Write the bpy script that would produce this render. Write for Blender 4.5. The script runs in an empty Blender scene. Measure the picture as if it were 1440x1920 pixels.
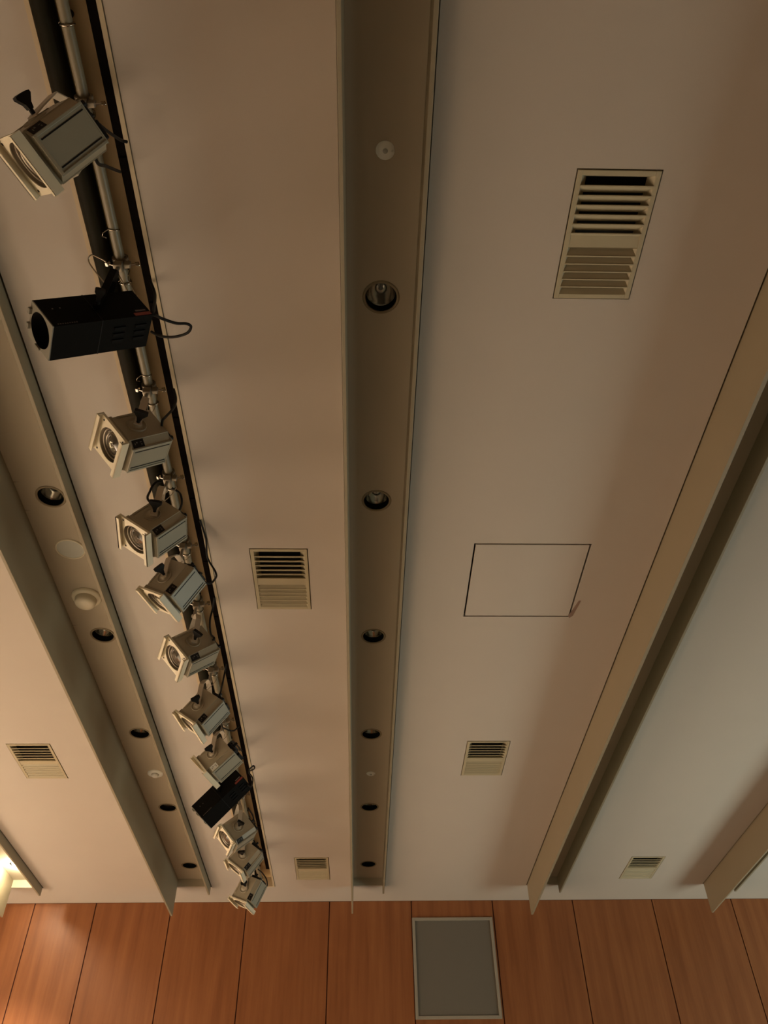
import bpy, bmesh, math, random
from mathutils import Vector, Matrix
random.seed(7)
S = bpy.context.scene
COL = S.collection
UP = 1.6                      # height of the camera above the floor
CEIL = 4.0 + UP               # ceiling underside

# ---------------------------------------------------------------- camera
cam_d = bpy.data.cameras.new('camera')
cam = bpy.data.objects.new('camera', cam_d)
COL.objects.link(cam)
cam_d.sensor_fit = 'VERTICAL'
cam_d.sensor_height = 24.0
cam_d.lens = 24.0 * 1510.48 / 1920.0
cam_d.clip_start = 0.05

def cam_axes(p, y, r):
    f = Vector((math.sin(y) * math.cos(p), math.cos(y) * math.cos(p), math.sin(p)))
    r0 = Vector((math.cos(y), -math.sin(y), 0))
    u0 = r0.cross(f)
    return math.cos(r) * r0 + math.sin(r) * u0, -math.sin(r) * r0 + math.cos(r) * u0, f

R_, U_, F_ = cam_axes(7.82191516e-01, 3.66525256e-02, -2.00213327e-02)
m = Matrix((R_, U_, -F_)).transposed().to_4x4()
m.translation = Vector((0, 0, UP))
cam.matrix_world = m
S.camera = cam

# ---------------------------------------------------------------- look, world, lights
S.view_settings.view_transform = 'Standard'
S.view_settings.look = 'None'
S.view_settings.gamma = 1.0
S.view_settings.use_curve_mapping = False
S.view_settings.exposure = 0.0

world = bpy.data.worlds.new('world')
S.world = world
world.use_nodes = True
world.node_tree.nodes['Background'].inputs[0].default_value = (0.55, 0.62, 0.6, 1)
world.node_tree.nodes['Background'].inputs[1].default_value = 0.3

def area(name, loc, target, sx, sy, power, color):
    d = bpy.data.lights.new(name, 'AREA')
    d.shape = 'RECTANGLE'; d.size = sx; d.size_y = sy
    d.energy = power; d.color = color
    o = bpy.data.objects.new(name, d)
    COL.objects.link(o)
    o.location = loc
    o.rotation_euler = (Vector(target) - Vector(loc)).to_track_quat('-Z', 'Y').to_euler()
    return o

WARM = (1.0, 0.76, 0.55)
COOL = (0.86, 1.0, 0.90)
# added warm fill low left; cool stand-in for window daylight right, no openings modelled
area('warm_fill_left', (-8.6, 8.0, 1.3), (-1.0, 8.0, 3.6), 8.0, 2.2, 385, WARM)
area('cool_fill_right', (8.7, 8.2, 1.7), (3.0, 8.2, 4.2), 7.0, 2.4, 330, COOL)

# ---------------------------------------------------------------- materials
def mat(name, color, rough=0.6, metal=0.0, bump=0.0, bscale=200.0, var=0.0, vscale=3.0, spec=0.5, emit=None, estr=0.0, coat=0.0):
    mt = bpy.data.materials.new(name)
    mt.use_nodes = True
    nt = mt.node_tree
    b = nt.nodes['Principled BSDF']
    b.inputs['Base Color'].default_value = (*color, 1)
    b.inputs['Roughness'].default_value = rough
    b.inputs['Metallic'].default_value = metal
    b.inputs['Specular IOR Level'].default_value = spec
    b.inputs['Coat Weight'].default_value = coat
    tc = nt.nodes.new('ShaderNodeTexCoord')
    if var > 0:
        n = nt.nodes.new('ShaderNodeTexNoise'); n.inputs['Scale'].default_value = vscale
        n.inputs['Detail'].default_value = 4
        nt.links.new(tc.outputs['Object'], n.inputs['Vector'])
        mx = nt.nodes.new('ShaderNodeMix'); mx.data_type = 'RGBA'
        mx.inputs[6].default_value = (*[c * (1 - var) for c in color], 1)
        mx.inputs[7].default_value = (*[min(1, c * (1 + var)) for c in color], 1)
        nt.links.new(n.outputs['Fac'], mx.inputs[0])
        nt.links.new(mx.outputs[2], b.inputs['Base Color'])
    if bump > 0:
        n2 = nt.nodes.new('ShaderNodeTexNoise'); n2.inputs['Scale'].default_value = bscale
        nt.links.new(tc.outputs['Object'], n2.inputs['Vector'])
        bp = nt.nodes.new('ShaderNodeBump'); bp.inputs['Strength'].default_value = bump
        bp.inputs['Distance'].default_value = 0.002
        nt.links.new(n2.outputs['Fac'], bp.inputs['Height'])
        nt.links.new(bp.outputs['Normal'], b.inputs['Normal'])
    if emit:
        b.inputs['Emission Color'].default_value = (*emit, 1)
        b.inputs['Emission Strength'].default_value = estr
    return mt

def wood_mat():
    mt = bpy.data.materials.new('wood_veneer')
    mt.use_nodes = True
    nt = mt.node_tree; L = nt.links.new
    b = nt.nodes['Principled BSDF']
    tc = nt.nodes.new('ShaderNodeTexCoord')
    mp = nt.nodes.new('ShaderNodeMapping'); mp.inputs['Scale'].default_value = (6.0, 6.0, 0.35)
    L(tc.outputs['Object'], mp.inputs['Vector'])
    n = nt.nodes.new('ShaderNodeTexNoise'); n.inputs['Scale'].default_value = 1.6
    n.inputs['Detail'].default_value = 6; n.inputs['Roughness'].default_value = 0.6
    L(mp.outputs[0], n.inputs['Vector'])
    r = nt.nodes.new('ShaderNodeValToRGB')
    r.color_ramp.elements[0].position = 0.3; r.color_ramp.elements[0].color = (0.205, 0.069, 0.023, 1)
    r.color_ramp.elements[1].position = 0.72; r.color_ramp.elements[1].color = (0.31, 0.118, 0.042, 1)
    L(n.outputs['Fac'], r.inputs['Fac'])
    L(r.outputs['Color'], b.inputs['Base Color'])
    b.inputs['Roughness'].default_value = 0.42
    b.inputs['Specular IOR Level'].default_value = 0.35
    return mt

M = dict(
    ceiling=mat('ceiling_paint', (0.455, 0.40, 0.338), 0.85, bump=0.25, bscale=350, var=0.02),
    recess=mat('recess_paint', (0.46, 0.40, 0.30), 0.6, var=0.03),
    khaki=mat('khaki_paint', (0.275, 0.225, 0.145), 0.6, var=0.03),
    tan=mat('tan_paint', (0.62, 0.45, 0.24), 0.6, var=0.05, vscale=6),
    rim=mat('rim_paint', (0.50, 0.40, 0.26), 0.55, var=0.03),
    wood=wood_mat(),
    wood_gap=mat('wood_gap', (0.06, 0.008, 0.004), 0.8),
    plaster=mat('side_wall_paint', (0.45, 0.36, 0.27), 0.8, var=0.03),
    floor=mat('floor_wood', (0.30, 0.255, 0.205), 0.5, var=0.2, vscale=2),
    grille=mat('grey_grille_cloth', (0.145, 0.13, 0.105), 0.9, bump=0.4, bscale=900),
    grille_frame=mat('grille_frame_paint', (0.30, 0.265, 0.21), 0.6),
    vent=mat('vent_paint', (0.40, 0.345, 0.225), 0.5, var=0.02),
    dark=mat('dark_void', (0.012, 0.009, 0.006), 0.9),
    duct=mat('dark_tube_paint', (0.016, 0.014, 0.008), 0.6, spec=0.06),
    pipe=mat('beige_pipe_paint', (0.21, 0.175, 0.11), 0.45, var=0.06, vscale=20),
    trunk=mat('dark_trunking_paint', (0.004, 0.002, 0.001), 0.7, spec=0.05),
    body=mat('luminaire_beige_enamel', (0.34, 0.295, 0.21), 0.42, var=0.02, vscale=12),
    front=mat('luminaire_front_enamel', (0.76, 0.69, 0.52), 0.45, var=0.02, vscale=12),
    panel=mat('luminaire_panel_enamel', (0.32, 0.305, 0.235), 0.4),
    yoke=mat('yoke_enamel', (0.50, 0.43, 0.33), 0.42),
    black=mat('black_enamel', (0.003, 0.0027, 0.002), 0.6, spec=0.08),
    blackp=mat('black_plastic', (0.005, 0.0045, 0.004), 0.5, spec=0.25),
    cable=mat('black_cable', (0.006, 0.005, 0.004), 0.6, spec=0.2),
    steel=mat('bare_steel', (0.55, 0.50, 0.42), 0.22, metal=1.0),
    clampm=mat('clamp_metal', (0.30, 0.255, 0.19), 0.4, metal=0.5),
    label=mat('dark_label', (0.010, 0.007, 0.005), 0.5, spec=0.2),
    label_mark=mat('label_mark', (0.13, 0.11, 0.085), 0.4),
    label_glare=mat('glare_label', (0.85, 0.85, 0.78), 0.2),  # glare on a dark label, put into a pale base colour
    red=mat('red_label', (0.22, 0.03, 0.02), 0.5),
    greylab=mat('grey_label', (0.12, 0.10, 0.09), 0.5),
    greyfront=mat('grey_front_enamel', (0.22, 0.21, 0.17), 0.45),
    lens=mat('lens_glass', (0.10, 0.085, 0.065), 0.08, spec=0.9, coat=0.6),
    lens_ring=mat('lens_ring_metal', (0.30, 0.26, 0.2), 0.3, metal=0.6),
    chrome=mat('reflector_chrome', (0.72, 0.71, 0.66), 0.16, metal=1.0),
    downblack=mat('downlight_black', (0.004, 0.004, 0.004), 0.6, spec=0.1),
    white=mat('white_plastic', (0.90, 0.90, 0.84), 0.4),
    dome=mat('cream_plastic', (0.80, 0.74, 0.58), 0.35),
    speaker=mat('speaker_mesh', (0.56, 0.57, 0.52), 0.7, bump=0.5, bscale=800),
    tape=mat('brown_tape', (0.24, 0.16, 0.12), 0.6),
    bulb=mat('lit_lamp', (1, 1, 1), 0.4, emit=(1.0, 0.86, 0.62), estr=14.0),
    bulb_off=mat('unlit_lamp', (0.25, 0.25, 0.24), 0.15, spec=0.9),
    glass=mat('window_glass', (0.8, 0.85, 0.85), 0.05),
)
M['glass'].node_tree.nodes['Principled BSDF'].inputs['Transmission Weight'].default_value = 1.0

# ---------------------------------------------------------------- mesh helpers
class MB:
    def __init__(s):
        s.v = []; s.f = []; s.m = []; s.s = []
    def add(s, vs, fs, mi=0, smooth=False, T=None):
        o = len(s.v)
        for p in vs:
            p = Vector(p)
            s.v.append(T @ p if T else p)
        for f in fs:
            s.f.append([i + o for i in f]); s.m.append(mi); s.s.append(smooth)
    def box(s, x0, x1, y0, y1, z0, z1, mi=0, T=None, skip=()):
        vs = [(x, y, z) for x in (x0, x1) for y in (y0, y1) for z in (z0, z1)]
        F = dict(l=(0, 1, 3, 2), r=(4, 6, 7, 5), f=(0, 4, 5, 1), b=(2, 3, 7, 6), d=(0, 2, 6, 4), t=(1, 5, 7, 3))
        s.add(vs, [F[k] for k in F if k not in skip], mi, False, T)
    def bbox(s, x0, x1, y0, y1, z0, z1, b=0.004, mi=0, T=None):
        bm = bmesh.new()
        bmesh.ops.create_cube(bm, size=1)
        for v in bm.verts:
            v.co = Vector(((x0 + x1) / 2 + v.co.x * (x1 - x0), (y0 + y1) / 2 + v.co.y * (y1 - y0), (z0 + z1) / 2 + v.co.z * (z1 - z0)))
        bmesh.ops.bevel(bm, geom=bm.edges[:], offset=b, segments=2, affect='EDGES', profile=0.5)
        s.frombm(bm, mi, T)
    def frombm(s, bm, mi=0, T=None, smooth=False):
        bm.verts.index_update()
        s.add([v.co.copy() for v in bm.verts], [[v.index for v in f.verts] for f in bm.faces], mi, smooth, T)
        bm.free()
    def prism(s, poly, a, b, axis='x', mi=0, T=None, cap=True):
        n = len(poly)
        def P(q, t):
            return (t, q[0], q[1]) if axis == 'x' else ((q[0], t, q[1]) if axis == 'y' else (q[0], q[1], t))
        vs = [P(q, a) for q in poly] + [P(q, b) for q in poly]
        fs = [(i, (i + 1) % n, n + (i + 1) % n, n + i) for i in range(n)]
        if cap: fs += [tuple(range(n))[::-1], tuple(range(n, 2 * n))]
        s.add(vs, fs, mi, False, T)
    def lathe(s, prof, n=32, mi=0, T=None, smooth=True):
        # prof: (radius, height) about local z
        vs = []
        for r, h in prof:
            for k in range(n):
                a = 2 * math.pi * k / n
                vs.append((r * math.cos(a), r * math.sin(a), h))
        fs = []
        for i in range(len(prof) - 1):
            for k in range(n):
                k2 = (k + 1) % n
                fs.append((i * n + k, i * n + k2, (i + 1) * n + k2, (i + 1) * n + k))
        if prof[0][0] > 1e-5 and False: pass
        s.add(vs, fs, mi, smooth, T)
    def disc(s, r, h, n=32, mi=0, T=None, flip=False):
        vs = [(r * math.cos(2 * math.pi * k / n), r * math.sin(2 * math.pi * k / n), h) for k in range(n)]
        f = tuple(range(n))
        s.add(vs, [f[::-1] if flip else f], mi, False, T)
    def cyl(s, r, h0, h1, n=24, mi=0, T=None, r2=None):
        r2 = r if r2 is None else r2
        s.lathe([(r, h0), (r2, h1)], n, mi, T)
        s.disc(r, h0, n, mi, T, True); s.disc(r2, h1, n, mi, T)
    def tube(s, pts, r, n=10, mi=0, T=None, cap=True):
        pts = [Vector(p) for p in pts]
        up = Vector((0.13, 0.31, 0.94)).normalized()
        vs = []; prev = None
        for i, p in enumerate(pts):
            d = (pts[min(i + 1, len(pts) - 1)] - pts[max(i - 1, 0)]).normalized()
            if prev is None:
                a = d.cross(up)
                if a.length < 1e-3: a = d.cross(Vector((1, 0, 0)))
            else:
                a = prev - d * prev.dot(d)
            a.normalize(); prev = a
            b = d.cross(a)
            for k in range(n):
                t = 2 * math.pi * k / n
                vs.append(p + r * (math.cos(t) * a + math.sin(t) * b))
        fs = []
        for i in range(len(pts) - 1):
            for k in range(n):
                k2 = (k + 1) % n
                fs.append((i * n + k, i * n + k2, (i + 1) * n + k2, (i + 1) * n + k))
        s.add(vs, fs, mi, True, T)
        if cap:
            q = len(pts) - 1
            s.add(vs[:n], [tuple(range(n))[::-1]], mi, False, T)
            s.add(vs[q * n:], [tuple(range(n))], mi, False, T)
    def strap(s, pts, w, t, wdir, mi=0, T=None):
        # flat bar of width w along wdir and thickness t following pts
        pts = [Vector(p) for p in pts]; wd = Vector(wdir).normalized()
        vs = []
        for i, p in enumerate(pts):
            d = (pts[min(i + 1, len(pts) - 1)] - pts[max(i - 1, 0)]).normalized()
            nn = d.cross(wd).normalized()
            for a, b in ((-1, -1), (1, -1), (1, 1), (-1, 1)):
                vs.append(p + wd * (a * w / 2) + nn * (b * t / 2))
        fs = []
        for i in range(len(pts) - 1):
            for k in range(4):
                k2 = (k + 1) % 4
                fs.append((i * 4 + k, i * 4 + k2, (i + 1) * 4 + k2, (i + 1) * 4 + k))
        fs.append((3, 2, 1, 0)); q = (len(pts) - 1) * 4
        fs.append((q, q + 1, q + 2, q + 3))
        s.add(vs, fs, mi, False, T)
    def build(s, name, mats, parent=None, loc=None):
        me = bpy.data.meshes.new(name)
        me.from_pydata([tuple(v) for v in s.v], [], s.f)
        if not isinstance(mats, (list, tuple)): mats = [mats]
        for k in mats: me.materials.append(k)
        for p, mi, sm in zip(me.polygons, s.m, s.s):
            p.material_index = mi; p.use_smooth = sm
        bm = bmesh.new(); bm.from_mesh(me)
        bmesh.ops.recalc_face_normals(bm, faces=bm.faces)
        bm.to_mesh(me); bm.free()
        me.update()
        o = bpy.data.objects.new(name, me)
        COL.objects.link(o)
        if parent: o.parent = parent
        if loc: o.location = loc
        return o

def tag(o, label, cat, group=None):
    o['label'] = label; o['category'] = cat
    if group: o['group'] = group
    return o

def thing(name, label, cat, loc, group=None):
    o = bpy.data.objects.new(name, None)
    COL.objects.link(o); o.location = loc; o.empty_display_size = 0.1
    return tag(o, label, cat, group)

def struct(o, label=None):
    o['kind'] = 'structure'
    if label: o['label'] = label
    return o

def smooth_path(pts, n=8):
    P = [Vector(p) for p in pts]
    P = [P[0] * 2 - P[1]] + P + [P[-1] * 2 - P[-2]]
    out = []
    for i in range(1, len(P) - 2):
        for k in range(n):
            t = k / n
            a, b, c, d = P[i - 1], P[i], P[i + 1], P[i + 2]
            out.append(0.5 * ((2 * b) + (c - a) * t + (2 * a - 5 * b + 4 * c - d) * t * t + (3 * b - a - 3 * c + d) * t ** 3))
    out.append(P[-2])
    return out

def ring_pts(c, r, a0, a1, n, u, v):
    c, u, v = Vector(c), Vector(u), Vector(v)
    return [c + r * (math.cos(a0 + (a1 - a0) * k / n) * u + math.sin(a0 + (a1 - a0) * k / n) * v) for k in range(n + 1)]

# ---------------------------------------------------------------- room shell
X0, X1, Y0, YW, YE = -9.0, 9.0, -3.0, 11.582, 11.03
ZR = 4.10 + UP        # underside of the trough recess
G = 0.013             # shadow gap beside a hung board

# troughs: tall board outer/inner x, short board inner/outer x
TR = dict(
    outer_left=(-6.90, -6.88, -6.49, -6.468),
    far_left=(-4.582, -4.562, -4.182, -4.160),
    left=(-2.434, -2.412, -1.995, -1.972),
    centre=(-0.118, -0.098, 0.285, 0.308),
    right=(2.206, 2.234, 2.618, 2.640),
    far_right=(4.574, 4.596, 4.960, 4.985),
)
SLOT = (-1.462, -1.128)   # lighting slot in the ceiling, outside of its rims

VENTS = [  # x, y of the centre, and label
    (1.265, 1.965, 'large louvred air vent in the ceiling at upper right, nearest the camera'),
    (-0.622, 4.770, 'louvred air vent between the spotlight row and the centre light trough'),
    (1.260, 7.590, 'louvred air vent between the square access hatch and the wood wall'),
    (-0.615, 10.440, 'small far louvred air vent by the wood wall, left of the centre trough'),
    (3.600, 10.470, 'far louvred air vent in the pale grey ceiling at right by the wood wall'),
    (-3.270, 7.630, 'louvred air vent in the brightly lit ceiling at the far left'),
]
VW, VL = 0.432, 0.722
HATCH = (0.833, 1.676, 4.358, 5.210)

def slab(mb, x0, x1, y0, y1, z0, z1, holes):
    ys = sorted({y0, y1} | {h[2] for h in holes} | {h[3] for h in holes})
    for a, b in zip(ys, ys[1:]):
        cuts = sorted((h[0], h[1]) for h in holes if h[2] <= a + 1e-6 and h[3] >= b - 1e-6)
        x = x0
        for c0, c1 in cuts:
            mb.box(x, c0, a, b, z0, z1); x = c1
        mb.box(x, x1, a, b, z0, z1)

holes = [(x - VW / 2, x + VW / 2, y - VL / 2, y + VL / 2) for x, y, _ in VENTS]
hh = 0.014
holes.append((HATCH[0] - hh, HATCH[1] + hh, HATCH[2] - hh, HATCH[3] + hh))
edges = [X0]
for k in ('outer_left', 'far_left', 'left'):
    t = TR[k]; edges += [t[0] - G, t[3] + G]
edges += [SLOT[0], SLOT[1]]
for k in ('centre', 'right', 'far_right'):
    t = TR[k]; edges += [t[0] - G, t[3] + G]
edges.append(X1)
mb = MB()
for i in range(0, len(edges), 2):
    a, b = edges[i], edges[i + 1]
    slab(mb, a, b, Y0, YE, CEIL, CEIL + 0.10, [h for h in holes if h[0] > a and h[1] < b])
mb.box(X0, X1, YE, YW, CEIL, CEIL + 0.10)

# down lights and round fittings in each trough
DL = dict(
    centre=(0.095, [2.390, 4.010, 5.630, 7.270, 8.905, 10.555]),
    left=(-2.195, [3.990, 5.622, 7.250, 8.900, 10.570]),
    far_left=(-4.365, [3.990, 5.622, 7.250, 8.900, 10.500]),
    outer_left=(-6.70, [3.990, 5.622, 7.250, 8.900, 10.500]),
)
RH = 0.092
def lid(mb, x0, x1, cx, ys):
    """recess top with round cut-outs"""
    h = 0.14
    y = Y0
    n = 32
    for cy in ys:
        mb.add([(x0, y, ZR), (x1, y, ZR), (x1, cy - h, ZR), (x0, cy - h, ZR)], [(0, 1, 2, 3)])
        outer = []
        for k in range(n):
            a = 2 * math.pi * (k + 0.5) / n
            c, s_ = math.cos(a), math.sin(a)
            sx = ((x1 - cx) if c > 0 else (cx - x0)) / max(abs(c), 1e-6)
            sy = h / max(abs(s_), 1e-6)
            t = min(sx, sy)
            outer.append((cx + c * t, cy + s_ * t, ZR))
        inner = [(cx + RH * math.cos(2 * math.pi * (k + 0.5) / n), cy + RH * math.sin(2 * math.pi * (k + 0.5) / n), ZR) for k in range(n)]
        mb.add(outer + inner, [(k, (k + 1) % n, n + (k + 1) % n, n + k) for k in range(n)])
        for qx, qy in ((x0, -h), (x1, -h), (x0, h), (x1, h)):     # corner fillers
            P = (qx, cy + qy, ZR)
            near = sorted(range(n), key=lambda k: (outer[k][0] - P[0]) ** 2 + (outer[k][1] - P[1]) ** 2)[:2]
            mb.add([P, outer[near[0]], outer[near[1]]], [(0, 1, 2)])
        y = cy + h
    mb.add([(x0, y, ZR), (x1, y, ZR), (x1, YE, ZR), (x0, YE, ZR)], [(0, 1, 2, 3)])

ceiling = struct(mb.build('ceiling', M['ceiling']))
for k, t in TR.items():
    rb = MB()
    if k in DL:
        lid(rb, t[0] - G, t[3] + G, DL[k][0], DL[k][1])
    else:
        rb.add([(t[0] - G, Y0, ZR), (t[3] + G, Y0, ZR), (t[3] + G, YE, ZR), (t[0] - G, YE, ZR)], [(0, 1, 2, 3)])
    # end face of the recess, just off the ceiling slab
    rb.box(t[1], t[2], YE - 0.012, YE, CEIL + 0.002, ZR)
    o = rb.build('ceiling_recess', M['recess'], ceiling)
# closed plenum above
pb = MB(); pb.box(X0, X1, Y0, YW, CEIL + 0.42, CEIL + 0.5)
struct(pb.build('ceiling_plenum_lid', M['dark'], ceiling))

# light slot: side rims, tan top, end face
sb = MB()
sb.box(SLOT[0], SLOT[0] + 0.022, Y0, YE, CEIL - 0.006, CEIL + 0.115)
sb.box(SLOT[1] - 0.026, SLOT[1] - 0.004, Y0, YE, CEIL - 0.006, CEIL + 0.115)
sb.box(SLOT[0] + 0.022, SLOT[1] - 0.026, YE - 0.02, YE - 0.001, CEIL - 0.006, CEIL + 0.115)
struct(sb.build('trim_1', M['rim']))
sb = MB()
sb.box(SLOT[0], SLOT[1], Y0, YE, CEIL + 0.115, CEIL + 0.13)
sb.build('slot_top', M['tan'], ceiling)

# walls and floor
GAPS = [-7.6, -6.5, -5.42, -4.405, -3.583, -2.566, -1.552, -0.426, 0.690, 1.803, 2.911, 4.014, 5.120, 6.22, 7.32, 8.42]
xs = [X0] + GAPS + [X1]
mb = MB()
mb.box(X0, X1, YW + 0.012, YW + 0.15, 0, CEIL + 0.5, 1)
for a, b in zip(xs, xs[1:]):
    mb.box(a + 0.007, b - 0.007, YW, YW + 0.02, 0, CEIL - 0.004, 0)
wb = struct(mb.build('wall_back', [M['wood'], M['wood_gap']]))
mb = MB(); mb.box(X0 - 0.15, X0, Y0, YW + 0.15, 0, CEIL + 0.5)
struct(mb.build('wall_left', M['plaster']))
mb = MB(); mb.box(X1, X1 + 0.15, Y0, YW + 0.15, 0, CEIL + 0.5)
struct(mb.build('wall_right', M['plaster']))
mb = MB(); mb.box(X0, X1, Y0 - 0.15, Y0, 0, CEIL + 0.5)
struct(mb.build('wall_front', M['plaster']))
mb = MB(); mb.box(X0 - 0.15, X1 + 0.15, Y0 - 0.15, YW + 0.15, -0.1, 0)
struct(mb.build('floor', M['floor']))

# ---------------------------------------------------------------- ceiling boards
TALL = dict(
    outer_left='tall board of the lit trough beyond the left edge',
    far_left='tall cream board beside the lit trough at the far left edge',
    left='tall khaki board hanging left of the round ceiling fittings, in the left trough',
    centre='tall board seen edge-on along the left side of the centre light trough',
    right='tall brown-lit board with a pale lower edge, slanting across the right side',
    far_right='tall board at the lower right corner, nearest the right edge of the photo',
)
SHORT = dict(
    outer_left='short board of the lit trough beyond the left edge',
    far_left='short board in front of the lit lamp at the far left edge',
    left='short board between the left light trough and the spotlight row',
    centre='short board along the right side of the centre light trough',
    right='short board behind the long brown-lit board, beside the pale grey ceiling',
    far_right='short board tip at the lower right corner, behind the tall board',
)
ZT = dict(outer_left=3.64, far_left=3.642, left=3.640, centre=3.655, right=3.628, far_right=3.636)
for k, t in TR.items():
    for nm, lab, x0, x1, zb, grp in (
            ('tall_ceiling_board', TALL[k], t[0], t[1], ZT[k], 'tall boards hung along the light troughs'),
            ('short_ceiling_board', SHORT[k], t[2], t[3], 3.898, 'short boards hung along the light troughs')):
        b = MB()
        b.bbox(x0, x1, Y0, YE + 0.002, zb + UP, ZR - 0.001, 0.0025)
        tag(b.build(nm, M['khaki']), lab, 'ceiling board', grp)

# ---------------------------------------------------------------- wall grille
g = thing('wall_speaker_panel', 'grey cloth-covered panel with a pale frame set in the orange wood wall', 'speaker panel', (1.236, YW, 2.585 + UP))
b = MB()
gw, gh, fw = 0.542, 1.192, 0.036
for x0, x1, z0, z1 in ((-gw, -gw + fw, 0, gh), (gw - fw, gw, 0, gh), (-gw + fw, gw - fw, 0, fw), (-gw + fw, gw - fw, gh - fw, gh)):
    b.bbox(x0, x1, -0.022, 0.012, z0, z1, 0.003)
b.build('frame', M['grille_frame'], g)
b = MB(); b.box(-gw + fw, gw - fw, -0.006, 0.010, fw, gh - fw)
b.build('cloth', M['grille'], g)

# ---------------------------------------------------------------- access hatch
h = thing('access_hatch', 'large square access hatch outlined by a thin dark gap in the ceiling', 'ceiling hatch', ((HATCH[0] + HATCH[1]) / 2, (HATCH[2] + HATCH[3]) / 2, CEIL))
w2, l2 = (HATCH[1] - HATCH[0]) / 2, (HATCH[3] - HATCH[2]) / 2
b = MB(); b.bbox(-w2, w2, -l2, l2, 0.0, 0.02, 0.002)
b.build('panel', M['ceiling'], h)
b = MB(); b.box(-w2 - 0.007, w2 + 0.007, -l2 - 0.007, l2 + 0.007, 0.03, 0.09)
b.build('backing', M['dark'], h)
b = MB()
b.add([(w2 - 0.004, l2 + 0.002, -0.0012), (w2 + 0.012, l2 + 0.026, -0.0012), (w2 + 0.036, l2 - 0.005, -0.0012), (w2 + 0.064, l2 - 0.2, -0.0012), (w2 + 0.046, l2 - 0.2, -0.0012)], [(0, 1, 2, 3, 4)])
b.add([(w2 - 0.004, l2 + 0.002, -0.0003), (w2 + 0.012, l2 + 0.026, -0.0003), (w2 + 0.036, l2 - 0.005, -0.0003), (w2 + 0.064, l2 - 0.2, -0.0003), (w2 + 0.046, l2 - 0.2, -0.0003)], [(0, 1, 2, 3, 4)])
b.build('tape_strip', M['tape'], h)['label'] = 'brown strip of tape at one corner'

# ---------------------------------------------------------------- air vents
def blade(mb, w, y0, y1, z0, z1, t=0.004):
    # sheet from (y0, z0) at the bottom to (y1, z1) at the top, with a small lip
    d = Vector((0, y1 - y0, z1 - z0)).normalized(); n = Vector((0, -d.z, d.y)) * (t / 2)
    a, c = Vector((0, y0, z0)), Vector((0, y1, z1))
    poly = [(a + n), (c + n), (c - n), (a - n)]
    mb.prism([(p.y, p.z) for p in poly], -w, w, 'x')
def make_vent():
    r = thing('air_vent', '', 'air vent', (0, 0, CEIL), 'louvred air vents in the ceiling')
    W, L, f = VW / 2 - 0.006, VL / 2 - 0.006, 0.026
    b = MB()
    for x0, x1, y0, y1 in ((-W, -W + f, -L, L), (W - f, W, -L, L), (-W + f, W - f, -L, -L + f), (-W + f, W - f, L - f, L)):
        b.bbox(x0, x1, y0, y1, -0.005, 0.03, 0.002)
    for sx in (-1, 1):
        b.prism([(sx * (W - f + 0.001), -0.002), (sx * (W - f - 0.030), 0.034), (sx * (W - f + 0.001), 0.034)], -L + f, L - f, 'y')
    b.prism([(-L + f - 0.001, -0.002), (-L + f + 0.018, 0.030), (-L + f - 0.001, 0.030)], -W + f, W - f, 'x')
    b.build('frame', M['vent'], r)
    b = MB()
    b.box(-W, W, -L, L, 0.075, 0.095)
    for x0, x1, y0, y1 in ((-W + 0.004, -W + 0.012, -L + 0.004, L - 0.004), (W - 0.012, W - 0.004, -L + 0.004, L - 0.004), (-W + 0.012, W - 0.012, -L + 0.004, -L + 0.012), (-W + 0.012, W - 0.012, L - 0.012, L - 0.004)):
        b.box(x0, x1, y0, y1, 0.03, 0.075)
    b.build('backing', M['dark'], r)
    w = W - f + 0.002
    n = 6; s0 = -L + f; sp = 0.0505
    b = MB()
    for k in range(n):
        y = s0 + sp * (k + 1)
        blade(b, w, y, y + 0.043, -0.006, 0.021)
        b.bbox(-w, w, y - 0.003, y + 0.005, -0.009, -0.002, 0.001)
    b.build('near_louvre_bank', M['vent'], r)
    yc = s0 + sp * n
    b = MB()       # sloping middle deflector
    blade(b, w, yc + 0.082, yc + 0.018, -0.004, 0.036)
    b.prism([(yc + 0.082, -0.004), (yc + 0.018, 0.036), (yc + 0.004, 0.0)], -w, w, 'x')
    b.build('deflector', M['vent'], r)
    s1 = yc + 0.082
    sp2 = (L - f - s1) / 6
    b = MB()
    for k in range(1, 7):
        y = s1 + sp2 * k
        blade(b, w, y, y - 0.042, -0.005, 0.026)
        if k < 6: b.bbox(-w, w, y - 0.004, y + 0.004, -0.008, -0.002, 0.001)
    b.build('far_louvre_bank', M['vent'], r)
    return r
def copy_tree(o, parent=None):
    c = o.copy(); COL.objects.link(c); c.parent = parent
    for ch in [q for q in bpy.data.objects if q.parent == o]:
        copy_tree(ch, c)
    return c
v0 = make_vent()
for i, (x, y, lab) in enumerate(VENTS):
    v = v0 if i == 0 else copy_tree(v0)
    v.location = (x, y, CEIL); v['label'] = lab

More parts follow.
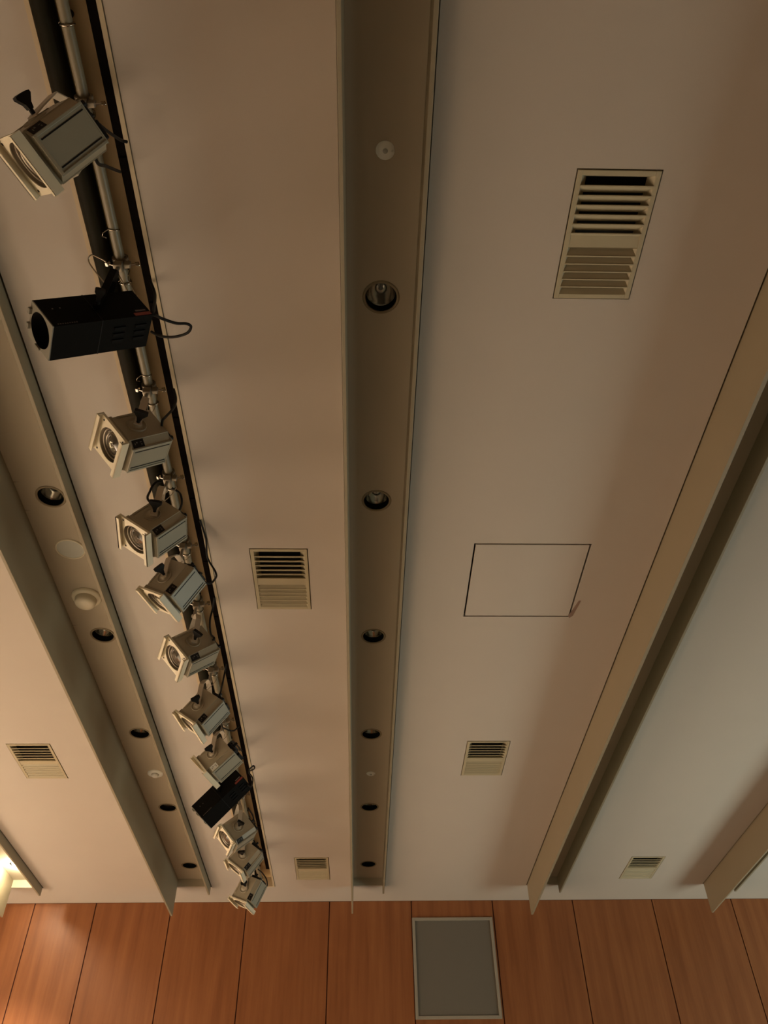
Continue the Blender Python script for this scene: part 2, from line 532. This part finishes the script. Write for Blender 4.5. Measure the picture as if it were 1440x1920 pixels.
# ---------------------------------------------------------------- down lights
def make_downlight(lit, power=1500):
    r = thing('downlight', '', 'downlight', (0, 0, ZR), 'recessed downlights in the troughs')
    b = MB()
    b.lathe([(RH - 0.003, 0.004), (RH - 0.002, -0.004), (RH + 0.012, -0.004), (RH + 0.014, -0.0005)], 40)
    b.build('trim_ring', M['khaki'], r)
    b = MB()
    b.lathe([(RH - 0.004, 0.0), (RH - 0.004, 0.058), (0.080, 0.058)], 40)
    b.lathe([(RH - 0.002, 0.0), (RH - 0.002, 0.15), (0.0, 0.15)], 40)
    b.build('black_baffle', M['downblack'], r)
    b = MB()
    b.lathe([(0.083, 0.050), (0.081, 0.056), (0.077, 0.075), (0.069, 0.098), (0.056, 0.120), (0.038, 0.136), (0.018, 0.142), (0.001, 0.143)], 40)
    b.build('reflector', M['chrome'], r)
    b = MB()
    if lit:
        b.lathe([(0.001, -0.016), (0.045, -0.012), (0.066, 0.004), (0.070, 0.03)], 32)
    else:
        b.lathe([(0.0015, 0.092), (0.010, 0.094), (0.015, 0.102), (0.013, 0.116), (0.016, 0.135), (0.018, 0.142)], 24)
    b.build('lamp', M['bulb'] if lit else M['bulb_off'], r)
    if lit:
        d = bpy.data.lights.new('lamp_light', 'SPOT'); d.energy = power; d.color = (1.0, 0.86, 0.66)
        d.spot_size = math.radians(88); d.spot_blend = 0.8; d.shadow_soft_size = 0.05
        lo = bpy.data.objects.new('lamp_light', d); COL.objects.link(lo); lo.parent = r
        lo.location = (0, 0, -0.02)
        d = bpy.data.lights.new('lamp_glow', 'POINT'); d.energy = 22.0; d.color = (1.0, 0.88, 0.62); d.shadow_soft_size = 0.05
        lo = bpy.data.objects.new('lamp_glow', d); COL.objects.link(lo); lo.parent = r
        lo.location = (0, 0, -0.075)
    return r
ORD = ['nearest the camera', 'second from the camera', 'third from the camera', 'fourth from the camera', 'fifth from the camera', 'nearest the wood wall']
for key, lit in (('centre', False), ('left', False), ('far_left', True), ('outer_left', True)):
    cx, ys = DL[key]
    proto = None
    for i, y in enumerate(ys):
        if proto is None: d = proto = make_downlight(lit, 2700 if key == 'outer_left' else 1100)
        else: d = copy_tree(proto)
        d.location = (cx, y, ZR)
        if key == 'centre': d['label'] = 'unlit recessed downlight in the centre trough, ' + ORD[i]
        elif key == 'left': d['label'] = 'unlit recessed downlight in the left trough, ' + ['beside the flat round speaker', 'just beyond the domed detector', 'second before the small smoke detector', 'just beyond the small smoke detector', 'nearest the wood wall'][i]
        elif key == 'far_left': d['label'] = 'brightly lit downlight in the far left trough, ' + ORD[i + 1]
        else: d['label'] = 'lit downlight in the trough beyond the left edge, ' + ORD[i + 1]

# round fittings
s_ = thing('ceiling_speaker', 'flat round grey speaker grille beside the domed detector', 'ceiling speaker', (-2.194, 4.535, ZR))
b = MB(); b.lathe([(0.098, -0.001), (0.100, -0.010), (0.108, -0.008), (0.111, -0.0005)], 48); b.build('rim', M['dome'], s_)
b = MB(); b.lathe([(0.001, -0.0065), (0.06, -0.006), (0.0985, -0.004)], 48); b.build('grille', M['speaker'], s_)
s_ = thing('heat_detector', 'cream domed detector bulging below the left trough', 'detector', (-2.207, 5.107, ZR))
b = MB(); b.lathe([(0.118, -0.0005), (0.117, -0.014), (0.100, -0.026), (0.086, -0.030)], 48); b.build('base', M['dome'], s_)
b = MB(); b.lathe([(0.086, -0.028), (0.082, -0.060), (0.072, -0.078), (0.045, -0.088), (0.001, -0.091)], 48); b.build('dome', M['dome'], s_)
s_ = thing('smoke_detector', 'small white round detector with a centre button in the left trough', 'detector', (-2.19, 8.083, ZR))
b = MB(); b.lathe([(0.082, -0.0005), (0.080, -0.010), (0.040, -0.014)], 40); b.build('base', M['white'], s_)
b = MB(); b.lathe([(0.034, -0.012), (0.034, -0.034), (0.028, -0.040), (0.001, -0.041)], 32); b.build('button', M['white'], s_)
for y, lab, r_ in ((1.572, 'small white sprinkler cover in the centre trough, nearest the camera', 0.048), (8.10, 'tiny white sprinkler cover in the centre trough, far end', 0.047)):
    s_ = thing('sprinkler_cover', lab, 'sprinkler', (0.100, y, ZR), 'sprinkler covers in the centre trough')
    b = MB(); b.lathe([(r_, -0.0005), (r_ - 0.002, -0.006), (0.016, -0.009), (0.001, -0.009)], 40); b.build('plate', M['white'], s_)
    b = MB()
    b.lathe([(0.013, -0.008), (0.011, -0.016), (0.001, -0.018)], 20)
    b.cyl(0.005, -0.011, -0.008, 12, T=Matrix.Translation((0.035, 0.0, 0)))
    b.build('nozzle', M['speaker'], s_)

# ---------------------------------------------------------------- lighting batten, duct tube, trunking
PX, PZ = -1.284, 3.95 + UP
CLY = [1.316, 2.108, 2.919, 3.627, 4.284, 4.955, 5.845, 6.683, 7.232, 8.187, 8.883, 9.647]
ORDER = [1, 2, 3, 4, 5, 6, 7, 8, 9, 10, 11, 12]
bt = thing('lighting_pipe', 'thin beige pipe along the ceiling slot that carries the row of spotlights', 'pipe', (PX, 0, PZ))
b = MB(); b.tube([(0, Y0 + 0.05, 0), (0, 4, 0), (0, 8, 0), (0, YE - 0.12, 0)], 0.0255, 20)
b.build('tube', M['pipe'], bt)
hang = [1.006, 1.378] + [y + 0.12 for y in CLY[1:11]] + [10.6]
for y in hang:
    b = MB()
    b.cyl(0.0065, 0.0, 0.163, 10, 0, Matrix.Translation((-0.03, y, -0.002)))
    b.tube(ring_pts((0, y, 0), 0.031, 0, 2 * math.pi, 24, (1, 0, 0), (0, 0, 1)), 0.005, 6, 0)
    b.cyl(0.018, 0.148, 0.163, 16, 1, Matrix.Translation((-0.03, y, 0)))
    b.build('hanger', [M['steel'], M['blackp']], bt)
for y in (1.93, 2.83, 5.6, 7.9):      # wire ties round the pipe
    b = MB()
    b.tube(ring_pts((0, y, 0), 0.029, 0, 2 * math.pi, 24, (1, 0.15, 0), (0, 0.2, 1)), 0.0035, 6)
    b.tube([(-0.027, y, -0.01), (-0.050, y + 0.01, -0.03), (-0.058, y + 0.03, -0.025), (-0.045, y + 0.045, -0.01)], 0.003, 6)
    b.build('wire_tie', M['steel'], bt)

b = MB(); b.tube([(-1.384, Y0 + 0.05, 3.995 + UP), (-1.384, 4, 3.995 + UP), (-1.384, 10.90, 3.995 + UP)], 0.051, 32)
tag(b.build('dark_tube', M['duct']), 'thick dark tube lying in the ceiling slot left of the beige pipe', 'tube')
tk = thing('cable_trunking', 'long dark brown cable trunking strip along the right side of the spotlight slot', 'cable trunking', (-1.177, 0, 4.0 + UP))
b = MB(); b.bbox(-0.023, 0.023, Y0 + 0.05, 10.45, 0.0, 0.112, 0.003); b.build('channel', M['trunk'], tk)
for y in [c + 0.3 for c in CLY]:
    b = MB(); b.bbox(-0.019, 0.019, y - 0.03, y + 0.03, -0.010, 0.002, 0.003)
    b.build('socket', M['trunk'], tk)

# ---------------------------------------------------------------- spotlights
def pose(yaw, tilt, roll):
    return Matrix.Rotation(yaw, 4, 'Z') @ Matrix.Rotation(-tilt, 4, 'Y') @ Matrix.Rotation(roll, 4, 'X')
def flange_T(x):      # lathe axis along local +x
    return Matrix.Translation((x, 0, 0)) @ Matrix.Rotation(math.pi / 2, 4, 'Y')

w, hh_, kf, LL, ws, sb_, ph, pp, gg = 0.126, 0.118, 0.141, 0.281, 0.112, 0.093, 0.140, 0.081, 0.036
BK = kf - LL

def clamp_mb(zp):
    """hook clamp round the pipe; origin at the pivot, pipe centre at height zp"""
    b = MB()
    c = (0, 0, zp)
    for y in (-0.014, 0.014):
        pts = ring_pts((0, y, zp), 0.036, math.radians(-40), math.radians(250), 18, (1, 0, 0), (0, 0, 1))
        b.strap(pts, 0.016, 0.012, (0, 1, 0), 0)
    b.bbox(-0.022, 0.024, -0.022, 0.022, zp - 0.082, zp - 0.034, 0.005, 0)
    b.bbox(0.026, 0.060, -0.012, 0.012, zp - 0.060, zp - 0.020, 0.004, 0)
    b.cyl(0.011, zp - 0.155, zp - 0.08, 12, 0)
    b.cyl(0.021, zp - 0.165, zp - 0.150, 16, 0)
    # wing bolt
    T = Matrix.Translation((0.05, 0, zp - 0.045)) @ Matrix.Rotation(math.radians(70), 4, 'Y')
    b.cyl(0.006, -0.02, 0.05, 10, 1, T)
    b.bbox(-0.020, 0.020, -0.004, 0.004, 0.035, 0.055, 0.003, 1, T)
    T = Matrix.Translation((-0.02, 0, zp - 0.05)) @ Matrix.Rotation(math.radians(-65), 4, 'Y')
    b.cyl(0.005, 0, 0.05, 10, 1, T)
    b.bbox(-0.014, 0.014, -0.012, 0.012, 0.038, 0.054, 0.003, 1, T)
    return b

def knob_mb(y, sgn, big=1.0):
    """stem and a flat wing that widens away from the housing"""
    b = MB()
    T = Matrix.Translation((0, y, 0)) @ Matrix.Rotation(-sgn * math.pi / 2, 4, 'X')
    b.cyl(0.010, 0.0, 0.024, 14, 0, T)
    B = big
    poly = [(-0.010, 0.018), (0.010, 0.018), (0.016 * B, 0.040), (0.038 * B, 0.068), (0.036 * B, 0.078), (0.02 * B, 0.081), (-0.02 * B, 0.081), (-0.036 * B, 0.078), (-0.038 * B, 0.068), (-0.016 * B, 0.040)]
    b.prism(poly, -0.012, 0.012, 'y', 0, T)
    return b

def white_parts():
    P = {}
    b = MB()     # housing: tapered bottom, open front
    poly = [(-ws, -sb_), (-pp, -ph + 0.004), (pp, -ph + 0.004), (ws, -sb_), (ws, 0.088), (0.075, 0.122), (-0.075, 0.122), (-ws, 0.088)]
    b.prism(poly, BK, kf - gg, 'x', 0, cap=False)
    b.add([(BK, *q) for q in poly], [tuple(range(8))])
    # front part narrower than the bottom panel, closes on to the front frame
    poly2 = [(-0.110, -0.100), (0.110, -0.100), (0.110, 0.100), (-0.110, 0.100)]
    b.prism(poly2, kf - gg - 0.01, kf - 0.012, 'x', 0, cap=False)
    b.add([(kf - gg, *q) for q in poly], [tuple(range(8))])
    # folded seams
    for sy in (-1, 1):
        b.box(BK + 0.002, kf - gg, sy * ws - 0.0025, sy * ws + 0.0025, -sb_ - 0.004, -sb_ + 0.004)
        b.box(BK + 0.03, kf - gg - 0.03, sy * ws - 0.004, sy * ws + 0.004, 0.075, 0.088)
    P['housing'] = (b, [M['body']])
    b = MB()     # bottom cover panel with two dark grooves
    b.bbox(BK - 0.004, kf - gg + 0.002, -pp, pp, -ph - 0.002, -ph + 0.006, 0.002, 0)
    for sy in (-1, 1):
        b.box(BK + 0.006, kf - gg - 0.020, sy * (pp - 0.022) - 0.003, sy * (pp - 0.022) + 0.003, -ph - 0.0035, -ph + 0.001, 1)
        b.bbox(BK - 0.004, kf - gg + 0.002, sy * pp - 0.006, sy * pp + 0.006, -ph - 0.008, -ph + 0.004, 0.002, 0)
    b.bbox(kf - gg - 0.012, kf - gg + 0.002, -pp, pp, -ph - 0.009, -ph + 0.004, 0.002, 2)
    b.box(BK - 0.006, BK + 0.0, -pp - 0.01, pp + 0.01, -ph - 0.004, -sb_, 0)
    P['bottom_cover'] = (b, [M['panel'], M['blackp'], M['body']])
    b = MB()     # square front frame with round opening
    n = 48; r = 0.099
    def sq(k):
        a = 2 * math.pi * (k + 0.5) / n; c, s1 = math.cos(a), math.sin(a)
        t = min(w / max(abs(c), 1e-6), hh_ / max(abs(s1), 1e-6)); return (c * t, s1 * t)
    for xx in (kf, kf - 0.014):
        o_ = [(xx, *sq(k)) for k in range(n)]
        i_ = [(xx, r * math.cos(2 * math.pi * (k + 0.5) / n), r * math.sin(2 * math.pi * (k + 0.5) / n)) for k in range(n)]
        b.add(o_ + i_, [(k, (k + 1) % n, n + (k + 1) % n, n + k) for k in range(n)])
        for qy, qz in ((-w, -hh_), (w, -hh_), (w, hh_), (-w, hh_)):
            near = sorted(range(n), key=lambda k: (o_[k][1] - qy) ** 2 + (o_[k][2] - qz) ** 2)[:2]
            b.add([(xx, qy, qz), o_[near[0]], o_[near[1]]], [(0, 1, 2)])
    b.prism([(-w, -hh_), (w, -hh_), (w, hh_), (-w, hh_)], kf - 0.014, kf, 'x', cap=False)
    b.lathe([(r, -0.014), (r, 0.0)], n, 0, flange_T(kf))
    # screws
    for sy in (-1, 1):
        for sz in (-1, 1):
            b.cyl(0.006, 0, 0.002, 10, 1, Matrix.Translation((kf, sy * 0.104, sz * 0.092)) @ Matrix.Rotation(math.pi / 2, 4, 'Y'))
    P['front_frame'] = (b, [M['front'], M['blackp']])
    for sz, nm in ((1, 'filter_channel'), (-1, 'filter_channel')):
        b = MB()
        z1 = sz * (hh_ + 0.010); z0 = sz * (hh_ - 0.002)
        b.bbox(kf - 0.014, kf + 0.030, -w - 0.002, w + 0.002, min(z0, z1), max(z0, z1), 0.002)
        z2 = sz * (hh_ - 0.020)
        b.bbox(kf + 0.024, kf + 0.030, -w - 0.002, w + 0.002, min(z1, z2), max(z1, z2), 0.002)
        P[nm + ('' if sz > 0 else '_b')] = (b, [M['front']])
    b = MB()     # lens: stepped rings
    prof = [(0.001, -0.018)]
    for k in range(1, 9):
        rr = 0.0095 * k
        prof += [(rr, -0.019 - 0.0006 * k), (rr + 0.0006, -0.026)]
    prof += [(0.084, -0.030)]
    b.lathe(prof, 48, 0, flange_T(kf))
    P['lens'] = (b, [M['lens']])
    b = MB()
    b.lathe([(0.0985, -0.004), (0.0985, -0.040), (0.083, -0.040), (0.083, -0.020), (0.087, -0.015), (0.091, -0.020), (0.092, -0.038)], 48, 0, flange_T(kf))
    b.lathe([(0.060, -0.024), (0.062, -0.017), (0.065, -0.024)], 48, 0, flange_T(kf))
    P['lens_ring'] = (b, [M['lens_ring']])
    for sy in (-1, 1):     # pivot discs
        b = MB()
        T = Matrix.Translation((0, sy * ws, 0)) @ Matrix.Rotation(-sy * math.pi / 2, 4, 'X')
        b.lathe([(0.054, 0.0), (0.053, 0.008), (0.049, 0.009), (0.046, 0.003), (0.030, 0.004), (0.026, 0.012), (0.018, 0.016), (0.001, 0.017)], 32, 0, T)
        P['pivot_disc' + ('' if sy < 0 else '_b')] = (b, [M['body']])
    b = MB()     # rating label on the sloping face near side
    a = Vector((0, ws, -sb_)); c = Vector((0, pp, -ph))
    d = (c - a).normalized(); nn = Vector((0, 0.84, -0.55)); nn = (nn - d * nn.dot(d)).normalized()
    mid = (a + c) / 2
    T = Matrix((Vector((1, 0, 0)), d, nn)).transposed().to_4x4()
    T.translation = mid + Vector((kf - gg - 0.046, 0, 0))
    b.box(-0.034, 0.034, -0.022, 0.022, -0.001, 0.0025, 0, T)
    for x0, x1, y0, y1 in ((-0.022, -0.010, -0.008, -0.004), (-0.022, -0.016, 0.002, 0.010), (0.004, 0.012, -0.010, -0.002), (0.018, 0.022, -0.006, 0.006)):
        b.box(x0, x1, y0, y1, 0.002, 0.003, 1, T)
    P['rating_label'] = (b, [M['label'], M['label_mark']])
    b = MB()     # black rear connector and focus knob
    b.bbox(BK - 0.045, BK + 0.0, -0.03, 0.045, -0.06, 0.03, 0.008)
    b.bbox(BK - 0.034, BK + 0.0, -0.082, 0.0, -0.122, -0.05, 0.007)
    b.bbox(BK - 0.030, BK + 0.0, 0.020, 0.080, -0.118, -0.05, 0.007)
    b.cyl(0.014, 0, 0.03, 12, 0, Matrix.Translation((BK, 0.07, -0.11)) @ Matrix.Rotation(-math.pi / 2, 4, 'Y'))
    b.cyl(0.012, 0, 0.03, 12, 0, Matrix.Translation((BK - 0.045, 0.01, -0.01)) @ Matrix.Rotation(-math.pi / 2, 4, 'Y'))
    P['rear_connector'] = (b, [M['blackp']])
    P['knob'] = (knob_mb(ws + 0.022, 1), [M['blackp']])
    return P

w9, h9, k9, L9 = 0.095, 0.098, 0.262, 0.502
def black_parts():
    P = {}
    b = MB()
    b.box(k9 - L9, k9 - 0.005, -w9, w9, -h9, h9, 0, skip=('r',))
    b.box(0.02, 0.024, -w9 - 0.0015, w9 + 0.0015, -h9 - 0.0015, h9 + 0.0015, 1)
    b.bbox(-0.06, 0.10, -0.07, 0.02, h9 - 0.005, h9 + 0.016, 0.006, 0)
    P['housing'] = (b, [M['black'], M['blackp']])
    for x0, x1 in ((-0.21, -0.155), (-0.10, -0.045)):
        b = MB()
        for j in range(3):
            y = -0.045 + j * 0.036
            b.box(x0, x1, y, y + 0.016, -h9 - 0.002, -h9 + 0.002)
            b.bbox(x0 - 0.003, x1 + 0.003, y + 0.015, y + 0.022, -h9 - 0.007, -h9 + 0.001, 0.002)
        P['vent_slots' + ('' if x0 < -0.2 else '_b')] = (b, [M['downblack']])
    b = MB()
    n = 40; r = 0.083
    for xx in (k9, k9 - 0.006):
        def sq(k):
            a = 2 * math.pi * (k + 0.5) / n; c, s1 = math.cos(a), math.sin(a)
            t = min(w9 / max(abs(c), 1e-6), h9 / max(abs(s1), 1e-6)); return (c * t, s1 * t)
        o_ = [(xx, *sq(k)) for k in range(n)]
        i_ = [(xx, r * math.cos(2 * math.pi * (k + 0.5) / n), r * math.sin(2 * math.pi * (k + 0.5) / n)) for k in range(n)]
        b.add(o_ + i_, [(k, (k + 1) % n, n + (k + 1) % n, n + k) for k in range(n)])
        for qy, qz in ((-w9, -h9), (w9, -h9), (w9, h9), (-w9, h9)):
            near = sorted(range(n), key=lambda k: (o_[k][1] - qy) ** 2 + (o_[k][2] - qz) ** 2)[:2]
            b.add([(xx, qy, qz), o_[near[0]], o_[near[1]]], [(0, 1, 2)])
    b.prism([(-w9, -h9), (w9, -h9), (w9, h9), (-w9, h9)], k9 - 0.006, k9, 'x', cap=False)
    for q in (-0.5, 0.3):    # retaining clips on the far edge
        b.bbox(k9 - 0.002, k9 + 0.014, q * 0.1, q * 0.1 + 0.03, h9 - 0.014, h9 + 0.003, 0.002)
    b.bbox(k9 - 0.002, k9 + 0.010, -w9, -w9 + 0.012, -0.02, 0.02, 0.002)
    P['front_frame'] = (b, [M['greyfront']])
    b = MB()
    b.lathe([(r, 0.001), (r, -0.09), (0.001, -0.10)], 40, 0, flange_T(k9 + 0.0))
    P['lens'] = (b, [M['downblack']])
    b = MB()
    b.box(-0.236, -0.150, w9 - 0.001, w9 + 0.0015, -h9 + 0.005, -h9 + 0.026, 0)
    P['red_strip'] = (b, [M['red']])
    b = MB()
    b.box(-0.222, -0.168, w9 - 0.001, w9 + 0.0015, -h9 + 0.036, -h9 + 0.046, 0)
    x = 0.235
    for q in range(9):
        b.box(x - 0.008, x - 0.002, w9 - 0.001, w9 + 0.001, -h9 + 0.010, -h9 + 0.016, 0); x -= 0.011
    b.box(0.20, 0.206, w9 - 0.001, w9 + 0.002, 0.02, 0.026, 0)
    b.box(0.165, 0.171, w9 - 0.001, w9 + 0.002, 0.02, 0.026, 0)
    P['grey_strip'] = (b, [M['greylab']])
    P['knob'] = (knob_mb(w9 + 0.02, 1, 0.6), [M['blackp']])
    return P

CAB = {1:[[(-1.136,1.258,3.55),(-1.136,1.355,3.7),(-1.144,1.468,3.9),(-1.122,1.489,3.93)],[(-1.146,1.403,3.5),(-1.17,1.511,3.7),(-1.196,1.647,3.97)]],2:[[(-1.029,2.121,3.45),(-0.996,2.175,3.5),(-0.948,2.23,3.55),(-0.907,2.264,3.6),(-0.893,2.295,3.62),(-0.928,2.353,3.65),(-1.015,2.409,3.7),(-1.114,2.469,3.8),(-1.186,2.507,3.9)],[(-1.028,2.115,3.45),(-1.055,2.167,3.6),(-1.1,2.24,3.8),(-1.13,2.272,3.92),(-1.158,2.249,3.985)]],3:[[(-1.109,2.822,3.5),(-1.102,2.832,3.55),(-1.092,2.885,3.7),(-1.11,2.934,3.85),(-1.146,2.953,3.97)]],4:[[(-1.329,3.539,3.6),(-1.361,3.59,3.75),(-1.349,3.614,3.85),(-1.294,3.641,3.9)],[(-1.27,3.708,3.9),(-1.218,3.738,3.88),(-1.192,3.743,3.8),(-1.157,3.617,3.6)]],5:[[(-1.151,4.104,3.99),(-1.127,4.265,3.96),(-1.134,4.433,3.93),(-1.074,4.5,3.85),(-1.054,4.454,3.75),(-1.078,4.333,3.6)],[(-1.173,4.154,3.6),(-1.168,4.314,3.7),(-1.161,4.46,3.8)]],6:[[(-1.159,4.971,3.99),(-1.177,5.055,3.95),(-1.187,5.074,3.85),(-1.143,4.976,3.65),(-1.077,4.836,3.5)]],7:[[(-1.174,5.885,3.99),(-1.187,5.937,3.9),(-1.155,5.729,3.6)],[(-1.167,6.894,3.97),(-1.205,6.85,3.9),(-1.238,6.645,3.8),(-1.204,6.206,3.6)]],8:[[(-1.176,6.563,3.6),(-1.173,6.687,3.7),(-1.18,7.049,3.85),(-1.19,7.365,3.97)]],9:[[(-1.034,7.167,3.5),(-1.057,7.409,3.7),(-1.127,7.551,3.85),(-1.078,7.499,3.88),(-1.078,7.593,3.9),(-1.154,7.806,3.98)]],10:[[(-1.196,8.267,3.8),(-1.164,8.461,3.8),(-1.134,8.432,3.7),(-1.073,8.218,3.55)]],11:[[(-1.179,8.854,3.7),(-1.168,9.148,3.75),(-1.185,9.827,3.97)]],12:[[(-1.236,9.926,3.8),(-1.21,10.174,3.85),(-1.145,10.128,3.75),(-1.106,9.784,3.55)]]}

LAMPS = [  # id, kind, y, z, yaw, tilt, roll, dx, label
    (1, 'w', 1.316, 3.414, 155.8, -48.4, 4.8, 0.006, 'largest beige spotlight at the upper left, nearest the camera, square panel facing down'),
    (2, 'b', 2.108, 3.339, 201.2, -41.4, 1.3, 0.001, 'large black box spotlight with a red strip and looping cable, second in the row'),
    (3, 'w', 2.919, 3.456, 204.2, -43.2, 2.0, -0.003, 'beige spotlight directly beyond the large black spotlight'),
    (4, 'w', 3.627, 3.452, 193.2, -54.2, 8.2, -0.016, 'beige spotlight second beyond the large black one, left of the louvred vent'),
    (5, 'w', 4.284, 3.525, 162.0, -57.0, 2.6, -0.011, 'beige spotlight third beyond the large black one, turned so its panel shows'),
    (6, 'w', 4.955, 3.478, 203.6, -43.0, 5.9, 0.011, 'beige spotlight in mid row with its round lens turned to view'),
    (7, 'w', 5.845, 3.489, 171.2, -52.5, 4.0, -0.019, 'beige spotlight in mid row, second before the smaller black spotlight'),
    (8, 'w', 6.683, 3.516, 162.1, -40.6, 4.2, 0.003, 'beige spotlight touching the smaller black one, with glare painted on its label'),
    (9, 'b', 7.232, 3.438, 164.3, -43.4, 6.3, -0.012, 'smaller-looking black box spotlight near the far end of the row'),
    (10, 'w', 8.187, 3.512, 199.9, -42.7, 3.7, -0.002, 'beige spotlight just beyond the far black spotlight, lens showing'),
    (11, 'w', 8.883, 3.514, 177.0, -54.2, -2.0, 0.013, 'beige spotlight second from the wood wall'),
    (12, 'w', 9.647, 3.437, 171.1, -66.0, 9.7, -0.012, 'last beige spotlight at the far end, overlapping the wood wall'),
]
FLIP = Matrix.Identity(4)
protos = {}
WING = {1: 60, 2: 10, 3: 0, 4: 0, 5: 40, 6: -30, 7: 30, 8: 35, 9: 0, 10: -25, 11: 5, 12: 20}
for (idn, kind, y, z, yaw, tilt, roll, dx, lab) in LAMPS:
    px = -1.28 + dx
    root = thing('stage_spotlight', lab, 'spotlight', (px, y, z + UP), 'row of stage spotlights hanging on the lighting pipe')
    T = pose(math.radians(yaw), math.radians(tilt), math.radians(roll))
    parts = protos.get(kind)
    if parts is None:
        parts = []
        for nm, (mbb, mats) in (white_parts() if kind == 'w' else black_parts()).items():
            nm = nm[:-2] if nm.endswith('_b') else nm
            parts.append(mbb.build(nm, mats))
        # tree: lens ring and lens inside frame
        protos[kind] = parts
        objs = parts
    else:
        objs = []
        for p in parts:
            c = p.copy(); COL.objects.link(c); objs.append(c)
    sub = dict(lens='front_frame', lens_ring='front_frame', filter_channel='front_frame', rating_label='housing', bottom_cover='housing', vent_slots='housing', red_strip='housing', grey_strip='housing')
    by = {q.name.split('.')[0]: q for q in objs}
    for o in objs:
        up = sub.get(o.name.split('.')[0])
        if up:
            o.parent = by[up]; o.matrix_basis = Matrix.Identity(4)
        else:
            o.parent = root; o.matrix_basis = T
            if o.name.startswith('knob'):
                o.matrix_basis = Matrix.Rotation(math.radians(yaw), 4, 'Z') @ Matrix.Rotation(math.radians(roll), 4, 'X') @ Matrix.Rotation(math.radians(WING[idn]), 4, 'Y')
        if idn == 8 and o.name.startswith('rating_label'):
            me = o.data.copy(); me.materials[0] = M['label_glare']; o.data = me  # this lamp's label gets its glare painted as pale colour
            o['label'] = 'rating label painted pale as glare'
    zp = 3.95 - z
    ytop = zp - 0.165
    ym = (ws + 0.018) if kind == 'w' else (w9 + 0.012)
    yk = MB()
    wd = Vector((1, 0, 0))
    pts = [(0, ym, -0.015), (0, ym, 0.09), (0, ym * 0.95, ytop - 0.10), (0, ym * 0.55, ytop - 0.03), (0, 0.03, ytop), (0, -0.03, ytop), (0, -ym * 0.55, ytop - 0.03), (0, -ym * 0.95, ytop - 0.10), (0, -ym, 0.09), (0, -ym, -0.015)]
    yk.strap(pts, 0.040 if kind == 'w' else 0.032, 0.006, wd)
    Ry = Matrix.Rotation(math.radians(yaw), 4, 'Z')
    for v in range(len(yk.v)): yk.v[v] = Ry @ yk.v[v]
    yk.build('yoke', M['yoke'] if kind == 'w' else M['black'], root)
    cb = clamp_mb(zp)
    off = Vector((PX - px, 0, 0))
    for v in range(len(cb.v)): cb.v[v] = cb.v[v] + off
    cb.build('pipe_clamp', [M['clampm'], M['steel']], root)
    # safety wire
    sw = MB()
    a0 = T @ Vector((BK + 0.03, 0.03, 0.12)) if kind == 'w' else T @ Vector((-0.20, 0.03, 0.10))
    sw.tube(smooth_path([a0, a0 + Vector((0.05, 0.03, 0.08)), Vector((0.05 + off.x, 0.05, zp - 0.10)), Vector((0.036 + off.x, 0.045, zp)), Vector((off.x, 0.045, zp + 0.034)), Vector((-0.036 + off.x, 0.045, zp)), Vector((off.x - 0.01, 0.05, zp - 0.05)), a0 + Vector((0.03, 0.03, 0.07))], 6), 0.0028, 6)
    if kind == 'b' and idn == 2:
        sw.tube(smooth_path([(-0.05, 0.06, zp - 0.16), (-0.11, 0.02, zp - 0.10), (-0.155, -0.02, zp - 0.05), (-0.14, -0.05, zp - 0.035), (-0.10, -0.03, zp - 0.03), (-0.06, 0.0, zp - 0.03)], 6), 0.004, 6)
    sw.build('safety_wire', M['steel'], root)
    # cables
    rear = Vector((px, y, z)) + (T @ (Vector((BK - 0.045, 0.01, -0.01)) if kind == 'w' else Vector((k9 - L9, 0.0, 0.0)))).to_3d()
    cbm = MB()
    for path in CAB[idn]:
        P = [Vector(p) for p in path]
        if abs(P[0].z - rear.z) < abs(P[-1].z - rear.z): P = [rear] + P
        else: P = P + [rear]
        loc = [p - Vector((px, y, z)) for p in P]
        cbm.tube(smooth_path(loc, 8), 0.0075, 8)
    cbm.build('power_cable', M['cable'], root)
